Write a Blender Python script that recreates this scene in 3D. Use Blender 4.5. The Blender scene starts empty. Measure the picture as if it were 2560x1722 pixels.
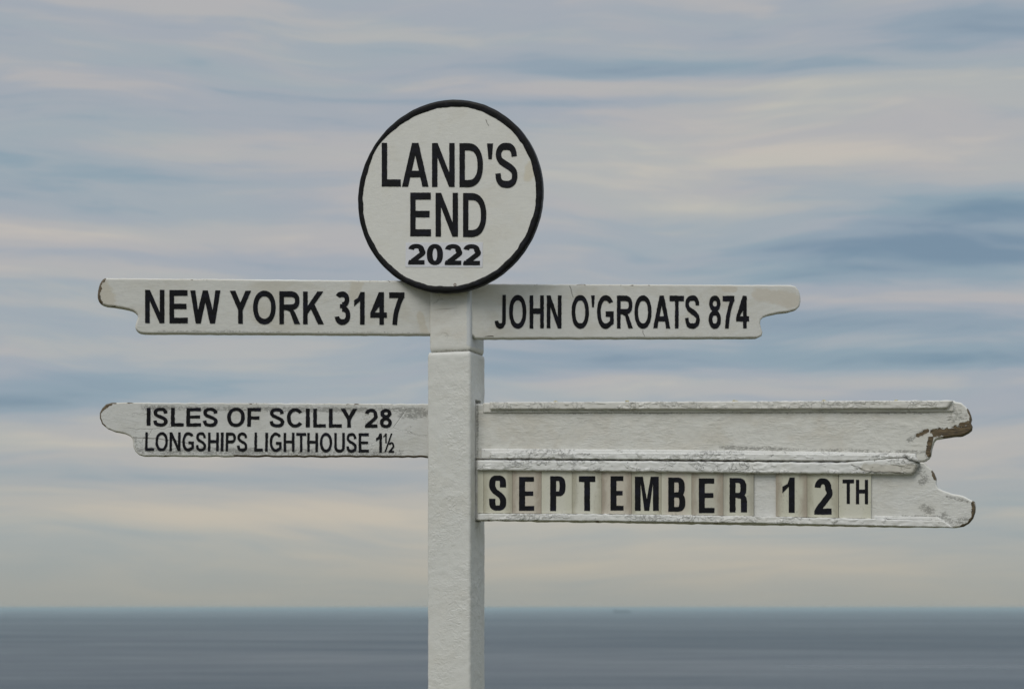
import bpy, bmesh, math, random
from mathutils import Vector, Matrix, noise

random.seed(7)
scene = bpy.context.scene
C = scene.collection
R = math.radians

# ------------------------------------------------------------------ camera
FPX = 5000.0            # focal length in photograph pixels (2560 wide)
EYE = 1518.0            # photograph row of the eye level
ZC = 1.65               # eye height above the ground at the post
cam_d = bpy.data.cameras.new('camera')
cam_d.sensor_width = 36.0
cam_d.lens = 36.0 * FPX / 2560.0
cam_d.shift_y = (EYE - 861.0) / 2560.0
cam_d.clip_start = 0.05
cam_d.clip_end = 200000.0
cam_d.dof.use_dof = True
cam_d.dof.focus_distance = 4.98
cam_d.dof.aperture_fstop = 8.0
cam = bpy.data.objects.new('camera', cam_d)
C.objects.link(cam)
cam.location = (0, 0, ZC)
cam.rotation_euler = (R(90), 0, 0)
scene.camera = cam

# ------------------------------------------------------------------ view
scene.view_settings.view_transform = 'Standard'
scene.view_settings.look = 'None'
scene.view_settings.exposure = 0.0
scene.view_settings.gamma = 1.0
scene.view_settings.use_curve_mapping = False
scene.render.engine = 'CYCLES'
scene.cycles.use_denoising = True
scene.cycles.max_bounces = 8

# ------------------------------------------------------------------ node helper
class NT:
    def __init__(self, tree):
        self.t = tree
        self.n = tree.nodes
        self.n.clear()
    def new(self, typ, **kw):
        nd = self.n.new(typ)
        for k, v in kw.items():
            setattr(nd, k, v)
        return nd
    def put(self, sock, v):
        if isinstance(v, bpy.types.NodeSocket):
            self.t.links.new(v, sock)
        elif v is not None:
            if hasattr(sock.default_value, '__len__') and not isinstance(v, (tuple, list, Vector)):
                v = [v] * len(sock.default_value)
            if hasattr(sock.default_value, '__len__') and len(sock.default_value) == 4 and len(v) == 3:
                v = (*v, 1.0)
            sock.default_value = v
    def math(self, op, a, b=None, c=None, clamp=False):
        nd = self.new('ShaderNodeMath', operation=op, use_clamp=clamp)
        self.put(nd.inputs[0], a)
        if b is not None: self.put(nd.inputs[1], b)
        if c is not None: self.put(nd.inputs[2], c)
        return nd.outputs[0]
    def vmath(self, op, a, b=None):
        nd = self.new('ShaderNodeVectorMath', operation=op)
        self.put(nd.inputs[0], a)
        if b is not None: self.put(nd.inputs[1], b)
        return nd.outputs['Value'] if op in ('DISTANCE', 'LENGTH', 'DOT_PRODUCT') else nd.outputs[0]
    def noise(self, vec, scale=1.0, detail=2.0, rough=0.5, dist=0.0):
        nd = self.new('ShaderNodeTexNoise')
        self.put(nd.inputs['Vector'], vec)
        nd.inputs['Scale'].default_value = scale
        nd.inputs['Detail'].default_value = detail
        nd.inputs['Roughness'].default_value = rough
        nd.inputs['Distortion'].default_value = dist
        return nd.outputs[0]
    def voronoi(self, vec, scale, feature='F1'):
        nd = self.new('ShaderNodeTexVoronoi', feature=feature)
        self.put(nd.inputs['Vector'], vec)
        nd.inputs['Scale'].default_value = scale
        return nd.outputs['Distance']
    def smooth(self, x, lo, hi, a=0.0, b=1.0):
        nd = self.new('ShaderNodeMapRange', interpolation_type='SMOOTHSTEP')
        self.put(nd.inputs[0], x)
        for i, v in zip((1, 2, 3, 4), (lo, hi, a, b)):
            nd.inputs[i].default_value = v
        return nd.outputs[0]
    def mix(self, f, a, b, blend='MIX'):
        nd = self.new('ShaderNodeMix', data_type='RGBA', blend_type=blend)
        self.put(nd.inputs[0], f)
        self.put(nd.inputs[6], a)
        self.put(nd.inputs[7], b)
        return nd.outputs[2]
    def ramp(self, f, stops, interp='LINEAR'):
        nd = self.new('ShaderNodeValToRGB')
        cr = nd.color_ramp
        cr.interpolation = interp
        while len(cr.elements) < len(stops):
            cr.elements.new(0.5)
        for e, (p, c) in zip(cr.elements, stops):
            e.position = p
            e.color = (*c, 1.0) if len(c) == 3 else c
        self.put(nd.inputs[0], f)
        return nd.outputs[0]
    def scale(self, vec, s):
        return self.vmath('MULTIPLY', vec, s)
    def bump(self, h, strength, dist, normal=None):
        nd = self.new('ShaderNodeBump')
        nd.inputs['Strength'].default_value = strength
        nd.inputs['Distance'].default_value = dist
        self.put(nd.inputs['Height'], h)
        if normal is not None: self.put(nd.inputs['Normal'], normal)
        return nd.outputs[0]

def srgb(r, g, b):
    f = lambda v: v / 255 / 12.92 if v / 255 <= 0.04045 else ((v / 255 + 0.055) / 1.055) ** 2.4
    return (f(r), f(g), f(b))

# ------------------------------------------------------------------ world: thin streaky overcast over a pale blue sky
SUN_EL, SUN_AZ = R(50), R(212)          # azimuth clockwise from +Y: behind the camera, to its left
world = bpy.data.worlds.new('World')
scene.world = world
world.use_nodes = True
W = NT(world.node_tree)
SKY_STRENGTH = 0.1
sky = W.new('ShaderNodeTexSky', sky_type='NISHITA', sun_disc=False)
sky.sun_elevation = SUN_EL
sky.sun_rotation = SUN_AZ
sky.altitude = 70
sky.dust_density = 1.5
geo = W.new('ShaderNodeTexCoord').outputs['Generated']
sep = W.new('ShaderNodeSeparateXYZ'); W.put(sep.inputs[0], geo)
dx, dy, dz = sep.outputs
az = W.math('ARCTAN2', dx, dy)
el = W.math('ARCSINE', dz)
def vec3(x, y, z):
    nd = W.new('ShaderNodeCombineXYZ')
    W.put(nd.inputs[0], x); W.put(nd.inputs[1], y); W.put(nd.inputs[2], z)
    return nd.outputs[0]
# noise lives on the unit direction, stretched along the horizon, so it closes round the whole sky
d1 = W.scale(geo, (3.2, 3.2, 26.0))
d2 = W.scale(geo, (12.0, 12.0, 92.0))
d3 = W.scale(geo, (15.0, 15.0, 300.0))
warp = W.noise(W.scale(geo, (5.0, 5.0, 12.0)), 1.0, 2.0)
d1w = W.vmath('ADD', d1, vec3(0.0, 0.0, W.math('MULTIPLY', warp, 1.6)))
d2w = W.vmath('ADD', d2, vec3(0.0, 0.0, W.math('MULTIPLY', warp, 4.0)))
n1 = W.noise(d1w, 1.0, 4.0, 0.55, 0.3)
n2 = W.noise(d2w, 1.0, 4.0, 0.55, 0.4)
n4 = W.noise(W.vmath('ADD', d3, vec3(0.0, 0.0, W.math('MULTIPLY', warp, 9.0))), 1.0, 3.0, 0.6, 0.3)
n3 = W.noise(W.vmath('ADD', d1w, (11.3, 4.1, 7.7)), 1.5, 4.0, 0.5, 0.2)
cover = W.math('ADD', W.math('MULTIPLY', W.math('SUBTRACT', n1, 0.5), 0.60),
               W.math('MULTIPLY', W.math('SUBTRACT', n2, 0.5), 0.60))
cover = W.math('ADD', cover, W.math('MULTIPLY', W.math('SUBTRACT', n4, 0.5), 0.13))
# cloud banks and gaps, each at its own bearing and elevation
def bank(px, py, sx, sy, amp):
    a0 = math.atan((px - 1280) / FPX); e0 = math.atan((EYE - py) / FPX)
    u = W.math('DIVIDE', W.math('SUBTRACT', az, a0), sx / FPX)
    v = W.math('DIVIDE', W.math('SUBTRACT', el, e0), sy / FPX)
    q = W.math('ADD', W.math('MULTIPLY', u, u), W.math('MULTIPLY', v, v))
    return W.math('MULTIPLY', W.math('EXPONENT', W.math('MULTIPLY', q, -0.5)), amp)
for b in [(2086, 400, 480, 65, .36), (1920, 527, 360, 16, .16), (2480, 555, 220, 38, -.34), (2086, 628, 330, 22, -.30), (2480, 665, 260, 36, -.34), (1800, 690, 280, 26, -.18),
          (2306, 765, 320, 16, .14), (2196, 818, 420, 24, -.30), (1850, 905, 420, 24, -.30), (2450, 905, 260, 22, -.20), (2200, 962, 380, 16, .14), (1420, 890, 260, 40, -.12),
          (165, 452, 360, 38, -.22), (250, 540, 300, 28, -.20), (165, 612, 420, 24, .20), (110, 700, 300, 22, .22), (132, 722, 160, 8, -.12), (110, 790, 280, 30, .16), (560, 870, 360, 30, .10),
          (420, 905, 400, 40, .16), (252, 972, 200, 22, -.24), (40, 1022, 190, 22, -.42), (260, 1105, 620, 32, .26), (660, 1200, 500, 14, -.14), (769, 1285, 700, 30, .34), (2450, 1125, 380, 36, .24),
          (1900, 1420, 900, 36, .18), (1647, 218, 420, 15, .28), (1400, 258, 360, 9, -.16), (2306, 264, 320, 22, .20), (165, 222, 340, 20, .16), (2470, 118, 260, 48, -.20), (1700, 186, 360, 22, -.16),
          (620, 395, 220, 16, .14), (1550, 965, 240, 20, .16)]:
    cover = W.math('ADD', cover, bank(*b))
k = 1.0 / SKY_STRENGTH
mul = lambda c, s: tuple(v * s for v in c)
t = W.math('ADD', cover, 0.5)
cloud = W.ramp(t, [(0.02, srgb(126, 150, 169)), (0.28, srgb(146, 163, 176)), (0.48, srgb(164, 172, 180)),
                   (0.66, srgb(178, 179, 180)), (0.90, srgb(195, 190, 182))], 'EASE')
# a mauve cast where the cloud base is thickest, a greenish one where it is thin
cloud = W.mix(W.smooth(n3, 0.40, 0.66, 0.0, 0.4), cloud, W.mix(1.0, cloud, (1.04, 0.985, 1.01), 'MULTIPLY'))
cloud = W.mix(W.smooth(n3, 0.55, 0.34, 0.0, 0.6), cloud, W.mix(1.0, cloud, (0.955, 1.01, 1.0), 'MULTIPLY'))
# warm, calmer air low over the sea
low = W.smooth(el, R(6.5), R(1.2))
lowcol = W.mix(W.smooth(t, 0.30, 0.95), srgb(161, 168, 167), srgb(194, 186, 170))
cloud = W.mix(W.math('MULTIPLY', low, 0.85), cloud, lowcol)
cloud = W.mix(W.smooth(el, R(2.4), R(-0.3), 0.0, 0.75), cloud, srgb(160, 160, 152))
# an overcast sky is brighter overhead than at the horizon
zen = W.math('ADD', 1.0, W.math('MULTIPLY', W.smooth(dz, 0.25, 1.0), 1.5))
cloud = W.mix(1.0, cloud, zen, 'MULTIPLY')
cloud = W.mix(1.0, cloud, (k, k, k), 'MULTIPLY')
gapmask = W.smooth(t, 0.34, -0.05, 0.04, 0.30)
skymix = W.mix(gapmask, cloud, W.mix(1.0, sky.outputs[0], (0.5, 0.5, 0.5), 'MULTIPLY'))
bg = W.new('ShaderNodeBackground')
W.put(bg.inputs[0], skymix)
bg.inputs[1].default_value = SKY_STRENGTH
W.t.links.new(bg.outputs[0], W.new('ShaderNodeOutputWorld').inputs[0])

# ------------------------------------------------------------------ sun, veiled by cloud
sun_d = bpy.data.lights.new('sun', 'SUN')
sun_d.energy = 1.42
sun_d.angle = R(35)
sun_d.color = (1.0, 0.955, 0.88)
sun = bpy.data.objects.new('sun', sun_d)
C.objects.link(sun)
sdir = Vector((math.sin(SUN_AZ) * math.cos(SUN_EL), math.cos(SUN_AZ) * math.cos(SUN_EL), math.sin(SUN_EL)))
sun.rotation_euler = sdir.to_track_quat('Z', 'Y').to_euler()
sun.location = (-3, -3, 8)

# ------------------------------------------------------------------ small tools
def tag(o, label=None, cat=None, group=None, kind=None):
    if label: o['label'] = label
    if cat: o['category'] = cat
    if group: o['group'] = group
    if kind: o['kind'] = kind
    return o

def mesh_obj(name, verts, faces, mats, parent=None, M=None, smooth=False, mat_idx=None):
    me = bpy.data.meshes.new(name)
    me.from_pydata([tuple(v) for v in verts], [], faces)
    for m in (mats if isinstance(mats, (list, tuple)) else [mats]):
        me.materials.append(m)
    if mat_idx:
        me.polygons.foreach_set('material_index', mat_idx)
    if smooth:
        me.polygons.foreach_set('use_smooth', [True] * len(me.polygons))
    me.update()
    o = bpy.data.objects.new(name, me)
    C.objects.link(o)
    if parent is not None: o.parent = parent
    if M is not None: o.matrix_basis = M
    return o

def new_mat(name):
    m = bpy.data.materials.new(name)
    m.use_nodes = True
    T = NT(m.node_tree)
    out = T.new('ShaderNodeOutputMaterial')
    p = T.new('ShaderNodeBsdfPrincipled')
    T.t.links.new(p.outputs[0], out.inputs[0])
    return m, T, p

# ------------------------------------------------------------------ materials
def near_runs(T, flat, runs):
    """1 on a run of points, falling to 0 at distance r; runs are [(r, [(x, z), ...])]"""
    acc = None
    for r, pts in runs:
        segs = list(zip(pts[:-1], pts[1:])) or [(pts[0], (pts[0][0] + 1e-4, pts[0][1]))]
        for (x0, z0), (x1, z1) in segs:
            ba = Vector((x1 - x0, 0, z1 - z0))
            pa = T.vmath('SUBTRACT', flat, (x0, 0, z0))
            h_ = T.math('MULTIPLY', T.vmath('DOT_PRODUCT', pa, tuple(ba)), 1.0 / max(ba.length_squared, 1e-12), clamp=True)
            sc = T.new('ShaderNodeVectorMath', operation='SCALE')
            sc.inputs[0].default_value = ba
            T.put(sc.inputs['Scale'], h_)
            d = T.vmath('DISTANCE', pa, sc.outputs[0])
            v = T.math('MULTIPLY_ADD', d, -1.0 / r, 1.0)
            acc = v if acc is None else T.math('MAXIMUM', acc, v)
    return acc

def paint_mat(name, base=(0.66, 0.65, 0.61), stain=(0.50, 0.46, 0.37), stain_amt=0.45, grain=0.35, lumps=0.0,
              specks=0.3, pits=0.0, wear=(), grime=(), wear_noise=60.0, rough=0.42, seed=0.0, cracks=0.0, patches=(), patch_col=(0.47, 0.42, 0.33), lines=()):
    """white gloss paint on timber: stains, brush grain, chips down to brown wood near the given points"""
    m, T, p = new_mat(name)
    co = T.new('ShaderNodeTexCoord').outputs['Object']
    P = T.vmath('ADD', co, (seed * 1.7, seed * 0.9, seed * 2.3))
    s1 = T.noise(T.scale(P, (5, 5, 8)), 1.0, 4.0, 0.6, 0.5)
    s2 = T.noise(T.scale(P, (17, 17, 26)), 1.0, 3.0, 0.55, 0.8)
    st = T.math('MULTIPLY', T.smooth(T.math('ADD', T.math('MULTIPLY', s1, .65), T.math('MULTIPLY', s2, .35)), 0.47, 0.66), stain_amt)
    col = T.mix(st, base, stain)
    g = T.noise(T.scale(P, (38, 80, 190)), 1.0, 4.0, 0.65, 0.9)
    col = T.mix(T.smooth(g, 0.36, 0.70, 0.0, 0.10 + 0.16 * min(grain, 1.0)), col, (0.34, 0.335, 0.31))
    fine = T.noise(P, 420.0, 2.0, 0.6)
    patch = T.noise(T.scale(P, (9, 9, 20)), 1.0, 3.0, 0.6, 0.4)
    if specks:
        sp = T.noise(T.scale(P, (150, 150, 230)), 1.0, 3.0, 0.65)
        msk = T.math('MULTIPLY', T.smooth(sp, 0.60, 0.69), T.smooth(patch, 0.50, 0.66))
        col = T.mix(T.math('MULTIPLY', msk, specks), col, (0.15, 0.145, 0.13))
    gmod = T.noise(T.scale(P, (16, 16, 22)), 1.0, 3.0, 0.6, 0.5)
    height = T.math('MULTIPLY', T.math('MULTIPLY', g, T.smooth(gmod, 0.34, 0.66, 0.15, 1.0)), grain)
    if lumps:
        lu = T.noise(T.scale(P, (70, 70, 80)), 1.0, 4.0, 0.6, 1.2)
        lm = T.noise(T.scale(P, (12, 12, 6)), 1.0, 2.0, 0.5)
        height = T.math('ADD', height, T.math('MULTIPLY', T.math('MULTIPLY', lu, T.smooth(lm, 0.36, 0.62, 0.25, 1.0)), lumps))
    if pits:
        pe = T.noise(T.scale(P, (48, 48, 62)), 1.0, 4.0, 0.62, 1.2)
        edge = T.smooth(pe, 0.44, 0.52)
        pl = T.smooth(T.noise(T.scale(P, (14, 14, 30)), 1.0, 3.0, 0.6, 0.3), 0.46, 0.60)
        height = T.math('ADD', height, T.math('MULTIPLY', T.math('MULTIPLY', edge, pl), pits))
        pt = T.noise(T.scale(T.vmath('ADD', P, (3, 1, 5)), (95, 95, 120)), 1.0, 3.0, 0.6, 0.8)
        pm = T.smooth(pt, 0.665, 0.695)
        height = T.math('SUBTRACT', height, T.math('MULTIPLY', pm, pits))
        col = T.mix(T.math('MULTIPLY', pm, 0.55), col, (0.24, 0.24, 0.24))
        rim = T.math('MULTIPLY', T.smooth(pe, 0.455, 0.475), T.smooth(pe, 0.505, 0.485))
        col = T.mix(T.math('MULTIPLY', rim, T.math('MULTIPLY', pl, 0.24)), col, (0.28, 0.275, 0.26))
    if cracks:
        vd = T.voronoi(T.vmath('ADD', T.scale(P, (9, 9, 22)), T.scale(T.noise(P, 30.0, 3.0), (1.0, 1.0, 1.0))), 1.0, 'DISTANCE_TO_EDGE')
        cm = T.math('MULTIPLY', T.smooth(vd, 0.014, 0.003), T.smooth(T.noise(P, 7.0, 2.0), 0.52, 0.62))
        col = T.mix(T.math('MULTIPLY', cm, cracks), col, (0.12, 0.11, 0.09))
        height = T.math('SUBTRACT', height, T.math('MULTIPLY', cm, 0.6))
    flat = T.scale(co, (1, 0, 1))
    def near(runs): return near_runs(T, flat, runs)
    if patches:
        pn = T.noise(T.scale(P, (40, 40, 60)), 1.0, 4.0, 0.6, 0.6)
        pv = T.math('ADD', near(patches), T.math('MULTIPLY', T.math('SUBTRACT', pn, 0.5), 1.0))
        col = T.mix(T.smooth(pv, 0.2, 0.55, 0.0, 0.75), col, patch_col)
    if lines:
        wob = T.vmath('ADD', flat, T.scale(T.noise(P, 45.0, 3.0), (0.010, 0.0, 0.010)))
        lm_ = T.smooth(near_runs(T, T.vmath('SUBTRACT', wob, (0.005, 0, 0.005)), lines), 0.0, 0.5)
        col = T.mix(T.math('MULTIPLY', lm_, 0.7), col, (0.10, 0.09, 0.075))
    if grime:
        gn = T.noise(T.scale(P, (130, 130, 240)), 1.0, 4.0, 0.72, 0.6)
        gl = T.noise(T.scale(P, (14, 14, 30)), 1.0, 2.0, 0.5)
        gv = T.math('ADD', T.math('MULTIPLY', T.smooth(near(grime), 0.0, 0.9), 0.26), T.math('ADD', T.math('MULTIPLY', gn, 0.75), T.math('MULTIPLY', gl, 0.30)))
        gm = T.smooth(gv, 0.685, 0.83)
        col = T.mix(T.math('MULTIPLY', gm, 0.62), col, (0.13, 0.125, 0.11))
    if wear:
        wn = T.noise(T.scale(P, (wear_noise, wear_noise, wear_noise * 1.6)), 1.0, 5.0, 0.65, 0.6)
        wv = T.math('ADD', near(wear), T.math('MULTIPLY', T.math('SUBTRACT', wn, 0.46), 2.1))
        wm = T.smooth(wv, 0.33, 0.42)
        wood = T.mix(T.smooth(T.noise(T.scale(P, (30, 200, 320)), 1.0, 4.0, 0.6), 0.36, 0.64), (0.045, 0.033, 0.018), (0.17, 0.122, 0.066))
        rimw = T.math('MULTIPLY', T.smooth(wv, 0.24, 0.33), T.math('SUBTRACT', 1.0, wm))
        col = T.mix(T.math('MULTIPLY', rimw, 0.35), col, (0.25, 0.24, 0.22))
        col = T.mix(wm, col, wood)
        height = T.math('SUBTRACT', height, T.math('MULTIPLY', wm, 1.2))
    height = T.math('ADD', height, T.math('MULTIPLY', fine, 0.08))
    T.put(p.inputs['Base Color'], col)
    T.put(p.inputs['Roughness'], T.math('ADD', T.math('MULTIPLY', s2, 0.3), rough - 0.12))
    p.inputs['Specular IOR Level'].default_value = 0.4
    T.put(p.inputs['Normal'], T.bump(height, 0.85, 0.0022))
    return m

def edge_mat(name, amount=0.5, seed=0.0, wear=()):
    """arrises and end grain: the same paint, chipped to wood along the edge"""
    m, T, p = new_mat(name)
    co = T.new('ShaderNodeTexCoord').outputs['Object']
    P = T.vmath('ADD', co, (seed, seed * 2.1, seed * 0.7))
    n = T.noise(T.scale(P, (38, 60, 60)), 1.0, 5.0, 0.7, 0.8)
    big = T.noise(T.scale(P, (5, 5, 5)), 1.0, 2.0, 0.5)
    v = T.math('ADD', n, T.math('MULTIPLY', T.math('SUBTRACT', big, 0.5), 0.5))
    if wear:
        v = T.math('ADD', v, T.math('MULTIPLY', T.smooth(near_runs(T, T.scale(co, (1, 0, 1)), wear), 0.0, 0.6), 0.45))
    hi = 0.80 - 0.42 * amount
    wm = T.smooth(v, hi, hi + 0.03)
    base = T.mix(T.smooth(big, 0.4, 0.65, 0.0, 0.5), (0.66, 0.65, 0.61), (0.50, 0.46, 0.38))
    wood = T.mix(T.noise(P, 200.0, 3.0), (0.05, 0.036, 0.02), (0.17, 0.125, 0.07))
    T.put(p.inputs['Base Color'], T.mix(wm, base, wood))
    p.inputs['Roughness'].default_value = 0.55
    T.put(p.inputs['Normal'], T.bump(n, 0.6, 0.0015))
    return m

def black_mat(name, col=(0.0085, 0.0085, 0.0095), rough=0.42):
    m, T, p = new_mat(name)
    co = T.new('ShaderNodeTexCoord').outputs['Object']
    a = T.noise(T.scale(co, (30, 30, 60)), 1.0, 3.0, 0.6, 0.5)
    brush = T.noise(T.scale(co, (90, 90, 25)), 1.0, 4.0, 0.65, 0.6)
    c = T.mix(T.smooth(a, 0.45, 0.7), col, tuple(v * 1.5 for v in col[:2]) + (col[2] * 2.1,))
    T.put(p.inputs['Base Color'], c)
    T.put(p.inputs['Roughness'], T.math('ADD', rough - 0.1, T.math('MULTIPLY', a, 0.3)))
    p.inputs['Specular IOR Level'].default_value = 0.12
    T.put(p.inputs['Normal'], T.bump(brush, 0.5, 0.001))
    return m

M_BLACK = black_mat('black_paint')
M_RIM = black_mat('black_rim_paint', (0.009, 0.009, 0.009), 0.38)
M_VINYL = black_mat('black_tile_print', (0.0075, 0.0078, 0.0095), 0.5)

# ------------------------------------------------------------------ frames: a flat board standing in the world
class Frame:
    """a vertical plane through a point: local x along the board, y into it, z up; alpha > 0 brings the right end nearer"""
    def __init__(self, px, py, depth, alpha, tilt=0.0):
        a, tl = R(alpha), R(tilt)
        self.o = Vector(((px - 1280) * depth / FPX, depth, ZC + (EYE - py) * depth / FPX))
        self.u = Vector((math.cos(a) * math.cos(tl), -math.sin(a) * math.cos(tl), math.sin(tl)))
        self.b = Vector((math.sin(a), math.cos(a), 0))          # into the board
        self.v = self.u.cross(self.b); self.v.normalize()
        if self.v.z < 0: self.v = -self.v
        self.M = Matrix(((self.u.x, self.b.x, self.v.x, self.o.x), (self.u.y, self.b.y, self.v.y, self.o.y),
                         (self.u.z, self.b.z, self.v.z, self.o.z), (0, 0, 0, 1)))
    def at(self, px, py, y=0.0):
        """where on the board (y metres behind its face) the photograph's point lies"""
        d = Vector(((px - 1280) / FPX, 1.0, (EYE - py) / FPX))
        o = self.o + self.b * y - Vector((0, 0, ZC))
        s = o.dot(self.b) / d.dot(self.b)
        w = d * s - o
        return (w.dot(self.u), w.dot(self.v))

def resample(pts, step):
    out = []
    n = len(pts)
    for i in range(n):
        a, b = Vector(pts[i]), Vector(pts[(i + 1) % n])
        k = max(1, int((b - a).length / step))
        for j in range(k):
            out.append(a.lerp(b, j / k))
    return out

def smooth_closed(pts, keep, it=2):
    """Chaikin on the curved stretches; points listed in keep stay sharp"""
    keep = set(keep)
    P = [(Vector(p), i in keep) for i, p in enumerate(pts)]
    for _ in range(it):
        Q = []
        n = len(P)
        for i in range(n):
            (p, kp), (q, kq) = P[i], P[(i + 1) % n]
            if kp: Q.append((p, True))
            if not kp: Q.append((p.lerp(q, 0.25), False))
            if not kq: Q.append((p.lerp(q, 0.75), False))
        P = Q
    return [p for p, _ in P]

def slab(name, pts, depth, bevel, mats, parent, M, jitter=0.0004, step=0.005, seed=0.0, seg=3, y0=0.0):
    """extruded outline with rounded arrises; pts are local (x, z)"""
    area = sum(pts[i][0] * pts[(i + 1) % len(pts)][1] - pts[(i + 1) % len(pts)][0] * pts[i][1] for i in range(len(pts)))
    if area < 0: pts = list(reversed(pts))
    P = resample(pts, step)
    n = len(P)
    nor = []
    for i in range(n):
        tdir = P[(i + 1) % n] - P[i - 1]
        tdir.normalize()
        nor.append(Vector((tdir.y, -tdir.x)))       # outward for counter-clockwise
    if jitter:
        P = [p + nr * jitter * 2.2 * noise.noise(Vector((p.x * 55 + seed, p.y * 55, seed))) for p, nr in zip(P, nor)]
    rings = []
    for k in range(seg + 1):
        a = k / seg * math.pi / 2
        rings.append((bevel * (1 - math.sin(a)), bevel * (1 - math.cos(a))))
    back = [(i, depth - y) for i, y in reversed(rings)]
    verts, faces, idx = [], [], []
    for inset, y in rings + back:
        for p, nr in zip(P, nor):
            q = p - nr * inset
            verts.append((q.x, y + y0, q.y))
    nr_ = len(rings) * 2
    for r in range(nr_ - 1):
        for i in range(n):
            j = (i + 1) % n
            faces.append((r * n + i, (r + 1) * n + i, (r + 1) * n + j, r * n + j)); idx.append(1)
    faces.append(tuple(range(n))); idx.append(0)
    faces.append(tuple(reversed(range((nr_ - 1) * n, nr_ * n)))); idx.append(0)
    if not isinstance(mats, (list, tuple)): mats = [mats, mats]
    o = mesh_obj(name, verts, faces, list(mats), parent, M, mat_idx=idx)
    sm = [i == 1 for i in idx]
    o.data.polygons.foreach_set('use_smooth', sm)
    return o

def rail(name, F, stations, proud, mat, parent, lump=0.0007, seed=0.0, step=0.004, across=8, y_in=0.0005, M=None, ease=False):
    """a moulding fixed to the board face; stations are ((xb, yb), (xt, yt)) photograph points of its lower and upper edge"""
    S = [(Vector(F.at(*b, -proud)), Vector(F.at(*t, -proud))) for b, t in stations]
    rows = []
    for (b0, t0), (b1, t1) in zip(S[:-1], S[1:]):
        k = max(1, int((b1 - b0).length / step))
        for j in range(k):
            rows.append((b0.lerp(b1, j / k), t0.lerp(t1, j / k)))
    rows.append(S[-1])
    # profile across: lower side, rounded face, upper side
    prof = [(0.0, y_in), (0.0, -proud * 0.45), (0.02, -proud * 0.82)]
    prof += [(0.08 + (0.80 if ease else 0.84) * i / (across - 1), -proud) for i in range(across)]
    prof += [(0.975, -proud * 0.80), (1.0, -proud * 0.30), (1.0, y_in)] if not ease else [(0.945, -proud * 0.86), (1.0, -proud * 0.38), (1.0, y_in)]
    m = len(prof)
    verts, faces = [], []
    for ri, (b, tp) in enumerate(rows):
        endk = 0.75 if ri in (0, len(rows) - 1) else 1.0
        for ci, (q, y) in enumerate(prof):
            p = b.lerp(tp, q)
            yy = y * endk
            if y < 0:
                w = Vector((p.x * 95 + seed, p.y * 120, seed * 3.1))
                d = noise.fractal(w, 0.9, 2.1, 4) * lump
                yy -= d if 1 < ci < m - 2 else 0
                if ci <= 2 or ci >= m - 3:
                    p = p + (tp - b).normalized() * (d * 1.2 * (-1 if ci <= 2 else 1))
            verts.append((p.x, yy, p.y))
    for r in range(len(rows) - 1):
        for c in range(m - 1):
            faces.append((r * m + c, (r + 1) * m + c, (r + 1) * m + c + 1, r * m + c + 1))
        faces.append((r * m + m - 1, (r + 1) * m + m - 1, (r + 1) * m, r * m))
    faces.append(tuple(range(m)))
    faces.append(tuple(reversed(range((len(rows) - 1) * m, len(rows) * m))))
    return mesh_obj(name, verts, faces, mat, parent, M, smooth=True)

# ------------------------------------------------------------------ lettering: hand-cut grotesque capitals
def arc(cx, cy, rx, ry, a0, a1, n=20, p=2.25):
    out = []
    for i in range(n + 1):
        a = R(a0 + (a1 - a0) * i / n)
        c, s = math.cos(a), math.sin(a)
        out.append((cx + rx * math.copysign(abs(c) ** (2 / p), c), cy + ry * math.copysign(abs(s) ** (2 / p), s)))
    return out

def catmull(pts, n=6):
    P = [pts[0]] + list(pts) + [pts[-1]]
    out = []
    for i in range(1, len(P) - 2):
        p0, p1, p2, p3 = P[i - 1], P[i], P[i + 1], P[i + 2]
        for j in range(n):
            u = j / n
            out.append(tuple(0.5 * ((2 * p1[k]) + (-p0[k] + p2[k]) * u + (2 * p0[k] - 5 * p1[k] + 4 * p2[k] - p3[k]) * u * u
                                    + (-p0[k] + 3 * p1[k] - 3 * p2[k] + p3[k]) * u ** 3) for k in (0, 1)))
    out.append(tuple(pts[-1]))
    return out

def stroke(path, t, s, close=False):
    """a pen stroke of thickness t where it runs upright and s where it runs level, as a strip of quads"""
    n = len(path)
    L, Rr = [], []
    for i in range(n):
        a = path[i - 1] if (i > 0 or close) else path[i]
        b = path[(i + 1) % n] if (i < n - 1 or close) else path[i]
        tx, ty = b[0] - a[0], b[1] - a[1]
        l = math.hypot(tx, ty) or 1e-9
        nx, ny = -ty / l, tx / l
        w = 0.5 * math.hypot(nx * t, ny * s)
        L.append((path[i][0] + nx * w, path[i][1] + ny * w))
        Rr.append((path[i][0] - nx * w, path[i][1] - ny * w))
    return ('strip', L, Rr, close)

def poly(*pts): return ('poly', list(pts))
def rect(x0, y0, x1, y1): return poly((x0, y0), (x1, y0), (x1, y1), (x0, y1))

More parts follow.
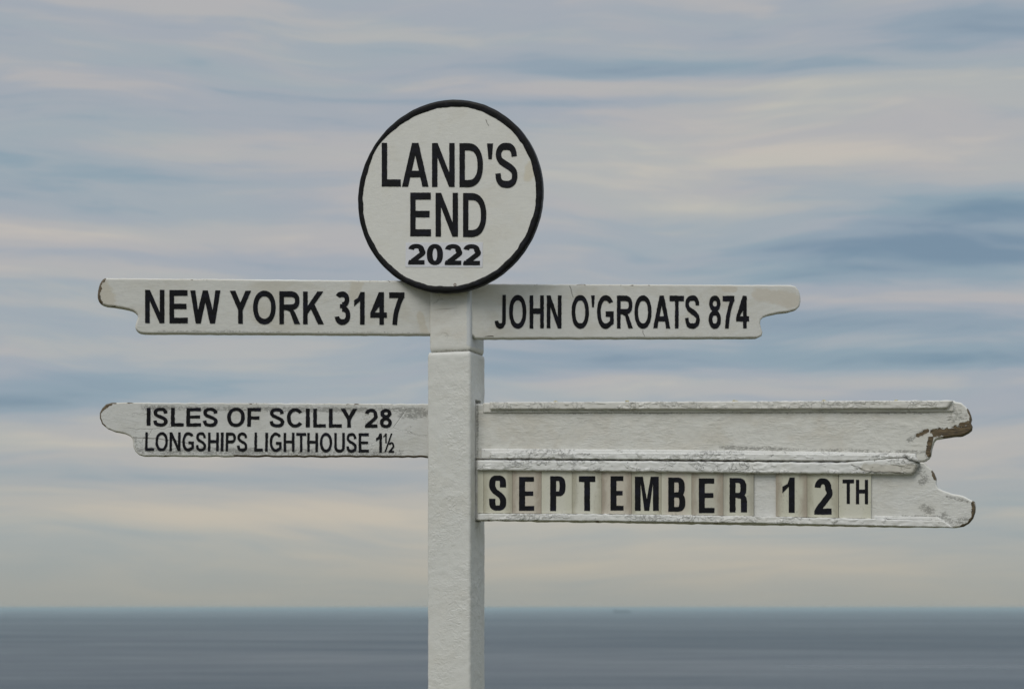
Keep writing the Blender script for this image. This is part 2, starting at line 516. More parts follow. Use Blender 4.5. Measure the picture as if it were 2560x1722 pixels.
def glyph(ch, w, h, t, s, block=False):
    p = 3.2 if block else 2.25
    m = h / 2
    if ch == 'I': return [rect(0, 0, w, h)]
    if ch == "'": return [poly((w * .22, 0), (w * .78, 0), (w, h), (0, h))]
    if ch == 'L': return [poly((0, 0), (w, 0), (w, s), (t, s), (t, h), (0, h))]
    if ch == 'E':
        c = h * .5
        return [poly((0, 0), (w, 0), (w, s), (t, s), (t, c - s * .42), (w * .93, c - s * .42), (w * .93, c + s * .52), (t, c + s * .52),
                     (t, h - s), (w * .985, h - s), (w * .985, h), (0, h))]
    if ch == 'F':
        c = h * .47
        return [poly((0, 0), (t, 0), (t, c - s * .5), (w * .9, c - s * .5), (w * .9, c + s * .5), (t, c + s * .5),
                     (t, h - s), (w, h - s), (w, h), (0, h))]
    if ch == 'T': return [poly((w / 2 - t / 2, 0), (w / 2 + t / 2, 0), (w / 2 + t / 2, h - s), (w, h - s), (w, h), (0, h), (0, h - s), (w / 2 - t / 2, h - s))]
    if ch == 'H':
        c = h * .52
        return [poly((0, 0), (t, 0), (t, c - s / 2), (w - t, c - s / 2), (w - t, 0), (w, 0), (w, h), (w - t, h), (w - t, c + s / 2),
                     (t, c + s / 2), (t, h), (0, h))]
    if ch == 'N':
        t2 = t * 1.04; y = h * t2 / (w - t)
        return [poly((0, 0), (t, 0), (t, h - y), (w - t2, 0), (w, 0), (w, h), (w - t, h), (w - t, y), (t2, h), (0, h))]
    if ch == 'M':
        e = t * 1.38
        return [poly((0, 0), (t, 0), (t, h * .80), (w / 2 - t * .42, 0), (w / 2 + t * .42, 0), (w - t, h * .80), (w - t, 0), (w, 0),
                     (w, h), (w - e, h), (w / 2, h * .34), (e, h), (0, h))]
    if ch == 'W':
        e = t * .55; x1, x2 = w * .265, w * .735
        u = 2 * e / (.5 * w + e - 2 * e); q = (.5 * w - x1 - e) / (.5 * w - x1)
        return [poly((0, h), (x1 - e, 0), (x1 + e, 0), (.5 * w, h * q), (x2 - e, 0), (x2 + e, 0), (w, h), (w - 2 * e, h),
                     (x2 + e * .1, h * u), (.5 * w + e, h), (.5 * w - e, h), (x1 - e * .1, h * u), (2 * e, h))]
    if ch == 'A':
        a = t * .6; t2 = t * 1.12; b0, b1 = h * .215, h * .215 + s * .92
        inn = lambda y: t2 + (w / 2 - a) * y / h
        u = (w / 2 - t2) / (w / 2 - a)
        # two legs and a bar
        return [poly((0, 0), (t2, 0), (inn(h * u), h * u), (w / 2, h), (w / 2 - a, h)),
                poly((w - t2, 0), (w, 0), (w / 2 + a, h), (w / 2, h), (w - inn(h * u), h * u)),
                rect(inn(b0) - t * .4, b0, w - inn(b0) + t * .4, b1)]
    if ch == 'Y':
        k = h * .41; a = t * 1.2
        u = (w / 2 - a) / (w / 2 - t / 2)
        return [poly((w / 2 - t / 2, 0), (w / 2 + t / 2, 0), (w / 2 + t / 2, k), (w, h), (w - a, h), (w / 2, h - (h - k) * u), (a, h), (0, h), (w / 2 - t / 2, k))]
    if ch == 'K':
        return [rect(0, 0, t, h), poly((t * .9, h * .30), (t + .20 * (w - t), h * .46), (w - 1.26 * t, 0), (w, 0), (t + .42 * (w - t), h * .61),
                                       (w * .975, h), (w * .975 - 1.3 * t, h), (t * .9, h * .545))]
    if ch in 'O0':
        pp = 2.15 if ch == 'O' else 2.3
        o = arc(w / 2, m, w / 2 - t / 2, m - s / 2, 0, 360, 44, pp)[:-1]
        return [stroke(o, t, s, True)]
    if ch == 'D':
        c = w * .36
        return [rect(0, 0, t, h), stroke([(t * .9, s / 2)] + arc(c, m, w - c - t / 2, m - s / 2, -90, 90, 30, 2.35) + [(t * .9, h - s / 2)], t, s)]
    if ch in 'PR':
        yb = h * .425; c = w * (.5 if block else .52); cy = (h + yb) / 2
        out = [rect(0, 0, t, h), stroke([(t * .9, yb + s / 2)] + arc(c, cy, w - c - t / 2 - (w * .03 if ch == 'R' else 0), (h - yb) / 2 - s / 2, -90, 90, 24, 2.4 if not block else 2.8) + [(t * .9, h - s / 2)], t, s)]
        if ch == 'R':
            if block:
                out.append(stroke([(w * .45, yb + s * .4)] + arc(w * .5, yb - h * .10, w * .5 - t / 2, h * .10 + s * .4, 90, 0, 10, 2.6) + [(w - t / 2, 0)], t, s))
            else:
                out.append(poly((t * 1.5, yb + s * .3), (t * 1.5, yb), (w * .50, yb * .90), (w - t * 1.25, 0), (w, 0), (w * .76, yb * .82), (w * .62, yb + s * .35)))
        return out
    if ch == 'B':
        q = h * .53; c = w * .5
        return [rect(0, 0, t, h),
                stroke([(t * .9, q - s * .35)] + arc(c, (h + q - s * .7) / 2, w * .97 - c - t / 2, (h - q + s * .7) / 2 - s / 2 + s * .0, -90, 90, 22, 2.8) + [(t * .9, h - s / 2)], t, s),
                stroke([(t * .9, s / 2)] + arc(c, (q + s * .2) / 2, w - c - t / 2, (q + s * .2) / 2 - s / 2, -90, 90, 22, 2.8) + [(t * .9, q - s * .3)], t, s)]
    if ch == 'S':
        if block:
            N = [(.98, .38), (.98, .62), (.86, .88), (.45, .995), (0, 1), (-.45, .995), (-.88, .86), (-1, .6), (-.92, .36), (-.55, .14), (0, -.02),
                 (.6, -.2), (.94, -.4), (1, -.62), (.88, -.87), (.45, -.995), (0, -1), (-.45, -.995), (-.88, -.87), (-1, -.6), (-1, -.38)]
        else:
            N = [(.94, .47), (.86, .72), (.55, .94), (.05, 1), (-.5, .95), (-.86, .75), (-.90, .48), (-.66, .25), (-.1, .06), (.5, -.12), (.9, -.32),
                 (1, -.56), (.85, -.83), (.45, -.97), (0, -1), (-.5, -.95), (-.86, -.76), (-.99, -.42)]
        return [stroke(catmull([(w / 2 + x * (w / 2 - t / 2), m + y * (m - s / 2)) for x, y in N]), t, s)]
    if ch == 'C':
        return [stroke(arc(w * .53, m, w * .53 - t / 2, m - s / 2, 36, 324, 40, 2.15), t, s)]
    if ch == 'G':
        a = arc(w * .52, m, w * .52 - t / 2, m - s / 2, 40, 308, 40, 2.15)
        return [stroke(a, t, s), poly((w - t, h * .13), (w, h * .15), (w, h * .52), (w * .52, h * .52), (w * .52, h * .52 - s), (w - t, h * .52 - s)),
                poly((w * .62, s * .2), (w, h * .15), (w - t, h * .24), (w * .62, s * 1.02))]
    if ch == 'J':
        return [stroke([(w - t / 2, h), (w - t / 2, h * .4)] + arc(w / 2, h * .27, w / 2 - t / 2, h * .27 - s / 2, 0, -172, 24, 2.2), t, s)]
    if ch == 'U':
        return [stroke([(t / 2, h), (t / 2, h * .5)] + arc(w / 2, h * .3, w / 2 - t / 2, h * .3 - s / 2, 180, 360, 26, 2.3) + [(w - t / 2, h * .5), (w - t / 2, h)], t, s)]
    if ch == '1':
        return [poly((w - t, 0), (w, 0), (w, h), (w - t * .85, h), (w * .42, h * .82), (0, h * .74), (0, h * .74 - s * 1.15), (w - t, h * .735))] if block else \
               [poly((w - t, 0), (w, 0), (w, h), (w - t * .9, h), (w * .36, h * .82), (0, h * .745), (0, h * .745 - s * 1.08), (w * .4, h * .67), (w - t, h * .72))]
    if ch == '2':
        y0 = h * .70
        top = arc(w * .5, y0, w * .5 - t / 2 - w * .01, h - y0 - s / 2, 172, 0, 22, 2.3)
        path = top + catmull([(w - t * .52, y0), (w * .88, h * .56), (w * .62, h * .38), (w * .36, h * .22), (t * .62, s * .75)])[1:]
        return [stroke(path, t, s), poly((0, 0), (w, 0), (w, s), (w * .30, s), (t * .2, s * 1.05), (0, s * .55))]
    if ch == '3':
        up = arc(w * .48, h * .755, w * .46 - t / 2, h * .245 - s / 2, 148, -90, 26, 2.2)
        dn = arc(w * .5, h * .285, w * .5 - t / 2, h * .285 - s / 2, 92, -172, 28, 2.2)
        return [stroke(up, t, s), stroke(dn, t, s), rect(w * .34, h * .5, w * .52, h * .5 + s * .72)]
    if ch == '4':
        x = w * .82 - t
        return [rect(x, 0, x + t, h), rect(0, h * .215, w, h * .215 + s * .92),
                poly((0, h * .215 + s * .4), (t * .95, h * .215 + s * .9), (x + t * .3, h * .62), (x + t * .3, h), (x - t * .12, h), (0, h * .36))]
    if ch == '7':
        return [rect(0, h - s, w, h), stroke(catmull([(w * .84, h - s * .6), (w * .62, h * .64), (w * .44, h * .34), (w * .36, 0)]), t * 1.02, s)]
    if ch == '8':
        up = arc(w / 2, h * .755, w * .46 - t / 2, h * .245 - s / 2, 0, 360, 32, 2.15)[:-1]
        dn = arc(w / 2, h * .28, w / 2 - t / 2, h * .28 - s / 2, 0, 360, 34, 2.15)[:-1]
        return [stroke(up, t, s, True), stroke(dn, t, s, True)]
    if ch == '/':
        return [poly((0, 0), (t, 0), (w, h), (w - t, h))]
    raise ValueError(ch)

ROUND = set('OSCG0382UJ')
def letter(ch, F, x0, x1, ytop, ybot, t, s, parent, mat, y=-0.0009, wob=0.45, shear=0.0, block=False, name=None, seed=0.0, M=None, freq=0.16):
    """one painted character; box and stroke widths in photograph pixels, laid out on the board's own plane"""
    w = x1 - x0
    yt, yb = ytop, ybot
    if ch in ROUND and not block:
        yt -= 0.012 * (ybot - ytop)
        if ch != '2': yb += 0.014 * (ybot - ytop)
    h = yb - yt
    pieces = glyph(ch, w, h, t, s, block)
    verts, faces = [], []
    def add(pt, yy):
        gx, gy = pt
        px, py = x0 + gx + shear * gy, yb - gy
        v = Vector((px * freq + seed, py * freq, seed * 1.3))
        px += wob * noise.noise(v); py += wob * noise.noise(v + Vector((31.7, 9.2, 4.4)))
        lx, lz = F.at(px, py, yy)
        verts.append((lx, yy, lz))
        return len(verts) - 1
    for i, pc in enumerate(pieces):
        yy = y - 0.00012 * i
        if pc[0] == 'poly':
            q = resample([Vector(a) for a in pc[1]], 3.0)
            ids = [add((a.x, a.y), yy) for a in q]
            faces.append(tuple(ids))
        else:
            _, L, Rr, close = pc
            li = [add(a, yy) for a in L]; ri = [add(a, yy) for a in Rr]
            n = len(li)
            for k in range(n if close else n - 1):
                j = (k + 1) % n
                faces.append((ri[k], ri[j], li[j], li[k]))
    o = mesh_obj(name or ('digit' if ch.isdigit() else 'apostrophe' if ch == "'" else 'letter'), verts, faces, mat, parent, M)
    # faces look out of the board
    bm = bmesh.new(); bm.from_mesh(o.data)
    for f in bm.faces:
        f.normal_update()
        if f.normal.y > 0: f.normal_flip()
    bm.to_mesh(o.data); bm.free()
    return o

def line_of(F, zoom, chars, top, bot, t, s, parent, mat, **kw):
    """a row of characters; zoom = (ox, oy, scale) of the measuring frame, chars = (ch, x0, x1[, top, bottom])"""
    ox, oy, k = zoom
    (tx0, ty0), (tx1, ty1) = top
    (bx0, by0), (bx1, by1) = bot
    for i, c in enumerate(chars):
        xm = (c[1] + c[2]) / 2
        yt = ty0 + (ty1 - ty0) * (xm - tx0) / (tx1 - tx0) if len(c) < 4 else c[3]
        yb = by0 + (by1 - by0) * (xm - bx0) / (bx1 - bx0) if len(c) < 5 else c[4]
        letter(c[0], F, ox + c[1] / k, ox + c[2] / k, oy + yt / k, oy + yb / k, t, s, parent, mat, seed=ox * .37 + i * 3.7 + oy * .11, **kw)

# ================================================================== the setting
# sea, level out to the hazy horizon
SEA0 = -40.0
def sea_z(r): return SEA0
verts, faces = [(0, 0, SEA0)], []
NA = 360
radii = [40 * (1.09 ** i) for i in range(90)]
radii = [r for r in radii if r < 62000]
for r in radii:
    for a in range(NA):
        th = 2 * math.pi * a / NA
        verts.append((r * math.cos(th), r * math.sin(th), sea_z(r)))
for a in range(NA):
    faces.append((0, 1 + a, 1 + (a + 1) % NA))
for i in range(len(radii) - 1):
    for a in range(NA):
        b = (a + 1) % NA
        faces.append((1 + i * NA + a, 1 + (i + 1) * NA + a, 1 + (i + 1) * NA + b, 1 + i * NA + b))
m, T, p = new_mat('sea_water')
co = T.new('ShaderNodeTexCoord').outputs['Object']
# wind lanes and swell: patches kilometres across down to tens of metres
b1 = T.noise(T.scale(co, (1 / 9000, 1 / 2600, 1.0)), 1.0, 4.0, 0.6, 0.4)
b2 = T.noise(T.scale(co, (1 / 900, 1 / 420, 1.0)), 1.0, 6.0, 0.62, 0.3)
b3 = T.noise(T.scale(co, (1 / 260, 1 / 90, 1.0)), 1.0, 5.0, 0.65, 0.4)
lane = T.math('ADD', T.math('MULTIPLY', b1, 0.45), T.math('ADD', T.math('MULTIPLY', b2, 0.33), T.math('MULTIPLY', b3, 0.22)))
T.put(p.inputs['Base Color'], T.mix(T.smooth(lane, 0.34, 0.66), (0.012, 0.024, 0.040), (0.045, 0.062, 0.078)))
T.put(p.inputs['Roughness'], T.smooth(lane, 0.38, 0.62, 0.26, 0.60))
p.inputs['IOR'].default_value = 1.333
sw = T.noise(T.scale(co, (1 / 70, 1 / 26, 1.0)), 1.0, 5.0, 0.6, 0.5)
T.put(p.inputs['Normal'], T.bump(sw, 0.5, 2.0))
sea = mesh_obj('sea', verts, faces, m, smooth=True)
tag(sea, 'calm blue grey sea reaching to the horizon', 'sea', kind='structure')

# headland the post stands on: turf on top, granite down to the water (below the frame)
m, T, p = new_mat('headland_turf')
co = T.new('ShaderNodeTexCoord').outputs['Object']
nz = T.new('ShaderNodeNewGeometry').outputs['Normal']
sp = T.new('ShaderNodeSeparateXYZ'); T.put(sp.inputs[0], nz)
steep = T.smooth(sp.outputs[2], 0.88, 0.62)
turf = T.mix(T.noise(co, 1.4, 6.0, 0.65), (0.05, 0.065, 0.022), (0.13, 0.115, 0.055))
path = T.mix(T.noise(co, 25.0, 4.0), (0.13, 0.115, 0.095), (0.26, 0.235, 0.20))
turf = T.mix(T.smooth(T.noise(co, 0.30, 9.0, 0.62, 0.4), 0.55, 0.63), turf, path)
rock = T.mix(T.noise(T.scale(co, (1.2, 1.2, 0.5)), 1.0, 6.0, 0.65), (0.12, 0.105, 0.09), (0.34, 0.31, 0.27))
T.put(p.inputs['Base Color'], T.mix(steep, turf, rock))
p.inputs['Roughness'].default_value = 0.95
T.put(p.inputs['Normal'], T.bump(T.noise(co, 6.0, 6.0, 0.7), 0.8, 0.08))
verts, faces = [], []
xs = [-260 + 4 * i for i in range(131)]
ys = [-300 + 6 * i for i in range(48)] + [-12 + 1.0 * i for i in range(70)]
for yy in ys:
    for xx in xs:
        edge = 15 + 5 * noise.noise(Vector((xx * 0.03, 0.0, 2.0))) - (abs(xx) / 38.0) ** 1.6
        q = yy - edge
        z = 0.12 * noise.noise(Vector((xx * 0.09, yy * 0.09, 0)))
        dn = math.hypot(xx + 0.16, yy - 5.06)
        z *= min(1.0, max(0.0, (dn - 1.2) / 6))
        if yy < 0: z += 0.0
        if q > -7: z -= 0.020 * (q + 7) ** 2 if q < 0 else 0.98
        if q > 0:
            k_ = min(1.0, q / 24)
            z -= 46 * (k_ ** 0.8) + 5 * noise.fractal(Vector((xx * 0.07, yy * 0.13, 5)), 0.8, 2.0, 4) * min(1, q / 4)
        if q > 30: z = min(z, -48)
        verts.append((xx, yy, z))
nx = len(xs)
for j in range(len(ys) - 1):
    for i in range(nx - 1):
        faces.append((j * nx + i, j * nx + i + 1, (j + 1) * nx + i + 1, (j + 1) * nx + i))
ground = mesh_obj('ground', verts, faces, m, smooth=True)
tag(ground, 'grassy granite headland under the signpost, falling to the sea', 'ground', kind='structure')

# ================================================================== the signpost
PA = 18.0                                      # the post is turned: its right side shows
POST = Frame(1176, EYE, 5.0, PA)               # origin at the front right arris, eye level
PW = 0.115
base = POST.M @ Vector((-PW / 2, PW / 2, -ZC))
signpost = bpy.data.objects.new('signpost', None)
signpost.empty_display_size = 0.3
signpost.location = base
C.objects.link(signpost)
tag(signpost, 'white wooden signpost with four lettered arms and a round black rimmed board', 'signpost')
TINV = Matrix.Translation(-base)
def MB(F): return TINV @ F.M

def post_section(name, x0, x1, y0, y1, z0, z1, r, mat, step, lump, seed):
    """square timber with rounded arrises and lumpy coats of paint; local frame of the post"""
    cor = [(x1 - r, y0 + r, -90, 0), (x1 - r, y1 - r, 0, 90), (x0 + r, y1 - r, 90, 180), (x0 + r, y0 + r, 180, 270)]
    ring = []
    for cx, cy, a0, a1 in cor:
        for k_ in range(6):
            a = R(a0 + (a1 - a0) * k_ / 5)
            ring.append((cx + r * math.cos(a), cy + r * math.sin(a), math.cos(a), math.sin(a)))
    full = []
    for i in range(len(ring)):
        a, b = ring[i], ring[(i + 1) % len(ring)]
        l = math.hypot(b[0] - a[0], b[1] - a[1])
        k_ = max(1, int(l / step))
        for j in range(k_):
            f = j / k_
            full.append(tuple(a[q] * (1 - f) + b[q] * f for q in range(4)))
    n = len(full)
    rows = max(2, int((z1 - z0) / step))
    verts, faces = [], []
    for rr in range(rows + 1):
        z = z0 + (z1 - z0) * rr / rows
        ins = 0.003 if rr in (0, rows) else 0.0008 if rr in (1, rows - 1) else 0.0
        for (x, y, nx_, ny_) in full:
            w = Vector((x * 60 + seed, y * 60, z * 45))
            d = lump * (noise.fractal(w, 0.9, 2.0, 4) + 0.8 * noise.noise(Vector((x * 8, y * 8, z * 5 + seed)))) - ins
            verts.append((x + nx_ * d, y + ny_ * d, z))
    for rr in range(rows):
        for i in range(n):
            j = (i + 1) % n
            faces.append((rr * n + i, rr * n + j, (rr + 1) * n + j, (rr + 1) * n + i))
    faces.append(tuple(reversed(range(n))))
    faces.append(tuple(range(rows * n, (rows + 1) * n)))
    return mesh_obj(name, verts, faces, mat, signpost, MB(POST), smooth=True)

ZT = (EYE - 877) / 1000.0
M_POST = paint_mat('post_paint', base=(0.66, 0.655, 0.62), stain=(0.57, 0.54, 0.47), stain_amt=0.3, grain=0.0, lumps=1.25, specks=0.12, rough=0.40, seed=1.0)
M_POSTU = paint_mat('post_top_paint', base=(0.67, 0.66, 0.62), stain=(0.55, 0.50, 0.42), stain_amt=0.4, grain=0.1, lumps=0.8, specks=0.25, rough=0.42, seed=4.0, cracks=0.3,
                    grime=[(0.010, [(-0.115, ZT), (0.0, ZT)])], patches=[(0.011, [(-0.003, ZT + .02), (-0.004, ZT + .2)])], patch_col=(0.52, 0.545, 0.57))
ZTOP = (EYE - 610) / 1000.0
post = post_section('post', -PW, 0, 0, PW, -ZC - 0.3, ZT, 0.007, M_POST, 0.005, 0.0007, 2.0)
cap = post_section('post_top', -PW + .005, -0.0005, 0.003, PW - .006, ZT + 0.0012, ZTOP, 0.006, M_POSTU, 0.005, 0.0005, 9.0)

# ---- round board
RND = Frame(1121.5, 490.5, 4.985, 15.5)
RAD = 0.2404
M_ROUND = paint_mat('roundel_paint', base=(0.68, 0.67, 0.63), stain=(0.58, 0.54, 0.45), stain_amt=0.3, grain=0.12, lumps=0.25, specks=0.12, rough=0.38, seed=8.0,
                    lines=[(.0013, [(0.098, 0.185), (0.103, 0.168)])], patches=[(.02, [(0.205, 0.035), (0.212, 0.06)])], patch_col=(0.60, 0.55, 0.44))
pts = [(RAD * .985 * math.cos(2 * math.pi * i / 160), RAD * .985 * math.sin(2 * math.pi * i / 160)) for i in range(160)]
roundel = slab('roundel', pts, 0.020, 0.002, [M_ROUND, M_RIM], signpost, MB(RND), jitter=0.0)
roundel['label'] = 'round white board lettered LAND\'S END 2022'
# hand-painted rim: wavy inner line, rounded over the edge and down the side
verts, faces = [], []
NR = 360
for i in range(NR):
    a = 2 * math.pi * i / NR
    c_, s_ = math.cos(a), math.sin(a)
    wv = noise.fractal(Vector((c_ * 5, s_ * 5, 3.3)), 0.7, 2.0, 4)
    wid = 0.0146 + 0.0022 * wv + 0.0024 * max(0, s_) + 0.0012 * max(0, math.cos(a - R(50)))
    wid *= 1 - 0.34 * math.exp(-((a - R(143)) / R(13)) ** 2)
    ro = RAD + 0.0006 * noise.noise(Vector((c_ * 14, s_ * 14, 1)))
    for (rr, yy) in ((ro - wid, -0.0007), (ro - wid * .8, -0.0016), (ro - wid * .45, -0.0022), (ro - 0.003, -0.0015), (ro - .0008, 0.0005), (ro, 0.003), (ro, 0.019), (ro - .002, 0.0208), (RAD * .93, 0.0208)):
        verts.append((rr * c_, yy, rr * s_))
for i in range(NR):
    j = (i + 1) % NR
    for q in range(8):
        faces.append((i * 9 + q, i * 9 + q + 1, j * 9 + q + 1, j * 9 + q))
rim = mesh_obj('rim', verts, faces, M_RIM, roundel, smooth=True)
ZR = (860, 230, 3.0154)
line_of(RND, ZR, [('L', 284, 428), ('A', 437, 637), ('N', 663, 834), ('D', 870, 1047), ("'", 1078, 1124, 388, 508), ('S', 1139, 1307)],
        ((284, 384), (1307, 388)), ((284, 713), (1307, 721)), 13.6, 18.0, roundel, M_BLACK)
line_of(RND, ZR, [('E', 499, 656), ('N', 690, 859), ('D', 897, 1072)], ((499, 758), (1072, 763)), ((499, 1087), (1072, 1095)), 13.4, 17.6, roundel, M_BLACK)
m_st, T, p = new_mat('sticker_film')
co = T.new('ShaderNodeTexCoord').outputs['Object']
T.put(p.inputs['Base Color'], T.mix(T.noise(co, 60.0, 3.0), (0.60, 0.60, 0.64), (0.70, 0.70, 0.735)))
p.inputs['Roughness'].default_value = 0.3
q = [(1014.6, 606.8), (1207.3, 606.0), (1206.6, 668.6), (1013.6, 668.0)]
sticker = slab('year_sticker', [RND.at(*a) for a in q], 0.0007, 0.0002, m_st, roundel, None, jitter=0.0002, seg=1, y0=-0.0008)
line_of(RND, ZR, [('2', 483, 607), ('0', 624, 746), ('2', 759, 884), ('2', 898, 1025)], ((483, 1147), (1025, 1150)), ((483, 1300), (1025, 1307)),
        14.5, 11.0, roundel, M_BLACK, y=-0.0014, wob=0.15)

# ---- arms
def zp(zoom, pts): return [(zoom[0] + x / zoom[2], zoom[1] + y / zoom[2]) for x, y in pts]
def tilt_of(px, py, depth, alpha, edges):
    F = Frame(px, py, depth, alpha)
    s_ = 0
    for a, b in edges:
        A, B = F.at(*a), F.at(*b)
        s_ += math.atan2(B[1] - A[1], B[0] - A[0])
    return Frame(px, py, depth, alpha, math.degrees(s_ / len(edges)))
def loc(F, pts, r): return [(r, [F.at(x, y) for x, y in pts])]

# New York arm
ZN = (220, 660, 2.649)
ZN2 = (230, 680, 9.225)
NYF = tilt_of(1069, 770, 5.042, -8.0, [((345, 696.2), (1040, 701.5)), ((400, 832.8), (1040, 836.5))])
tip = [(340, 136), (290, 141), (255, 160), (215, 210), (180, 270), (160, 330), (140, 430), (125, 540), (130, 600), (150, 660), (190, 712), (250, 752),
       (340, 775), (500, 797), (700, 827), (850, 857), (940, 887), (1000, 925), (1042, 972), (1057, 1015), (1052, 1062), (1032, 1120), (1010, 1190),
       (996, 1250), (1000, 1292), (1022, 1335), (1060, 1377), (1115, 1404), (1220, 1416)]
out = zp(ZN2, tip) + [(1083, 837.2), (1083, 702.2)]
wear = loc(NYF, zp(ZN2, [(270, 150), (215, 220), (170, 330), (150, 450), (140, 560), (160, 650), (190, 700)]), 0.0075)
M_NY = paint_mat('new_york_arm_paint', stain_amt=0.5, grain=0.35, specks=0.25, wear=wear, wear_noise=90, seed=11.0,
                 grime=loc(NYF, [(400, 833), (1060, 838)], 0.016),
                 patches=loc(NYF, [(893, 706), (884, 738)], 0.022) + loc(NYF, [(1050, 790), (1063, 835)], 0.015) + loc(NYF, [(260, 720), (275, 770)], 0.03), patch_col=(0.57, 0.525, 0.44))
ny = slab('sign_arm', [NYF.at(*a) for a in out], 0.030, 0.0045, [M_NY, edge_mat('new_york_arm_edge', 0.36, 1.3, wear)], signpost, MB(NYF), seed=1.0)
ny['label'] = 'sign arm lettered NEW YORK 3147'
line_of(NYF, ZN, [('N', 378, 506), ('E', 539, 661), ('W', 677, 877), ('Y', 939, 1080), ('O', 1093, 1243), ('R', 1267, 1405), ('K', 1424, 1562),
                  ('3', 1633, 1737), ('1', 1762, 1832), ('4', 1869, 1980), ('7', 1994, 2096)],
        ((378, 170), (2096, 188)), ((378, 391), (2096, 403)), 11.6, 14.3, ny, M_BLACK)

# John O'Groats arm
ZJ = (1040, 680, 2.331)
JOF = tilt_of(1181, 780, 5.012, -8.0, [((1300, 709.7), (1960, 712.2)), ((1240, 846.2), (1880, 845))])
tip = [(2185, 75), (2213, 83), (2232, 105), (2242, 140), (2243, 170), (2235, 200), (2215, 221), (2180, 231), (2120, 238), (2060, 249), (2026, 262),
       (2010, 280), (2008, 302), (2015, 330), (2022, 352), (2016, 371), (1992, 384)]
out = [(1170, 708.9)] + zp(ZJ, tip) + [(1200, 846.3), (1187, 845), (1182, 838), (1170, 836)]
M_JO = paint_mat('john_arm_paint', stain_amt=0.5, grain=0.15, specks=0.15, seed=17.0, lumps=0.15,
                 wear=loc(JOF, [(1214, 844), (1232, 844)], 0.005),
                 patches=loc(JOF, [(1812, 721), (1835, 722)], 0.014) + loc(JOF, [(1900, 735), (1985, 750)], 0.03), patch_col=(0.57, 0.52, 0.44), lines=loc(JOF, [(1424, 714), (1434, 742)], .0014) + loc(JOF, [(1608, 826), (1614, 845)], .0014))
jo = slab('sign_arm', [JOF.at(*a) for a in out], 0.030, 0.0045, [M_JO, edge_mat('john_arm_edge', 0.28, 5.1)], signpost, MB(JOF), seed=4.0)
jo['label'] = "sign arm lettered JOHN O'GROATS 874"
line_of(JOF, ZJ, [('J', 458, 524), ('O', 543, 643), ('H', 662, 745), ('N', 762, 848), ('O', 907, 1008), ("'", 1020, 1042, 136, 205), ('G', 1055, 1152),
                  ('R', 1171, 1264), ('O', 1273, 1373), ('A', 1382, 1482), ('T', 1478, 1562), ('S', 1567, 1653), ('8', 1706, 1777), ('7', 1787, 1856), ('4', 1866, 1941)],
        ((458, 135), (1941, 139)), ((458, 328), (1941, 328)), 9.2, 13.8, jo, M_BLACK, wob=0.8)

# Isles of Scilly arm
ZI = (230, 970, 2.649)
ISF = tilt_of(1066, 1080, 5.070, -3.0, [((400, 1006), (1040, 1009)), ((400, 1140), (1040, 1141.8))])
tip = [(200, 94), (130, 96), (92, 106), (66, 130), (53, 165), (50, 200), (65, 236), (102, 268), (152, 288), (212, 301), (254, 318), (268, 337), (272, 362),
       (276, 392), (287, 420), (310, 440), (345, 450)]
out = zp(ZI, tip) + [(1090, 1142.2), (1090, 1009.2)]
M_IS = paint_mat('isles_arm_paint', base=(0.66, 0.655, 0.63), stain=(0.50, 0.48, 0.41), stain_amt=0.45, grain=0.45, specks=0.55, seed=23.0, cracks=0.15,
                 wear=loc(ISF, zp(ZI, [(62, 150), (80, 128), (122, 106)]), 0.006) + loc(ISF, [(560, 1141.5), (1066, 1143)], .0035), wear_noise=80,
                 grime=loc(ISF, [(360, 1020), (1060, 1026)], .016) + loc(ISF, [(345, 1126), (1000, 1133)], .022) + loc(ISF, [(1000, 1040), (1064, 1034)], .02) + loc(ISF, [(337, 1100), (345, 1126)], .014),
                 lines=loc(ISF, [(332, 1093), (400, 1097), (470, 1106)], .0016))
isl = slab('sign_arm', [ISF.at(*a) for a in out], 0.026, 0.0035, [M_IS, edge_mat('isles_arm_edge', 0.42, 8.4, loc(ISF, [(600, 1142), (1066, 1143)], .02) + loc(ISF, zp(ZI, [(55, 230), (60, 150), (122, 100)]), .02))], signpost, MB(ISF), seed=7.0, jitter=0.0007)
isl['label'] = 'sign arm lettered ISLES OF SCILLY 28 and LONGSHIPS LIGHTHOUSE'
ZA, ZB = (350, 1010, 6.856), (660, 1010, 6.856)
line_of(ISF, ZA, [('I', 112, 178, 62, 366), ('S', 222, 473), ('L', 528, 748), ('E', 793, 1045), ('S', 1072, 1330), ('O', 1490, 1795), ('F', 1838, 2068)],
        ((528, 62), (2068, 63)), ((528, 380), (2068, 387)), 9.3, 8.2, isl, M_BLACK, wob=0.9, shear=0.012)
line_of(ISF, ZB, [('S', 92, 347), ('C', 392, 663), ('I', 716, 785), ('L', 842, 1062), ('L', 1112, 1334), ('Y', 1314, 1600), ('2', 1730, 1942), ('8', 1985, 2192)],
        ((92, 68), (2192, 84)), ((92, 393), (2192, 404)), 9.3, 8.2, isl, M_BLACK, wob=0.9)
line_of(ISF, ZA, [('L', 85, 240), ('O', 262, 475), ('N', 503, 692), ('G', 722, 922), ('S', 953, 1130), ('H', 1162, 1348), ('I', 1380, 1430), ('P', 1466, 1640),
                  ('S', 1660, 1837), ('L', 1958, 2105), ('I', 2143, 2190)], ((85, 478), (2108, 488)), ((85, 800), (2108, 810)), 6.4, 7.4, isl, M_BLACK, wob=0.9, shear=0.015)
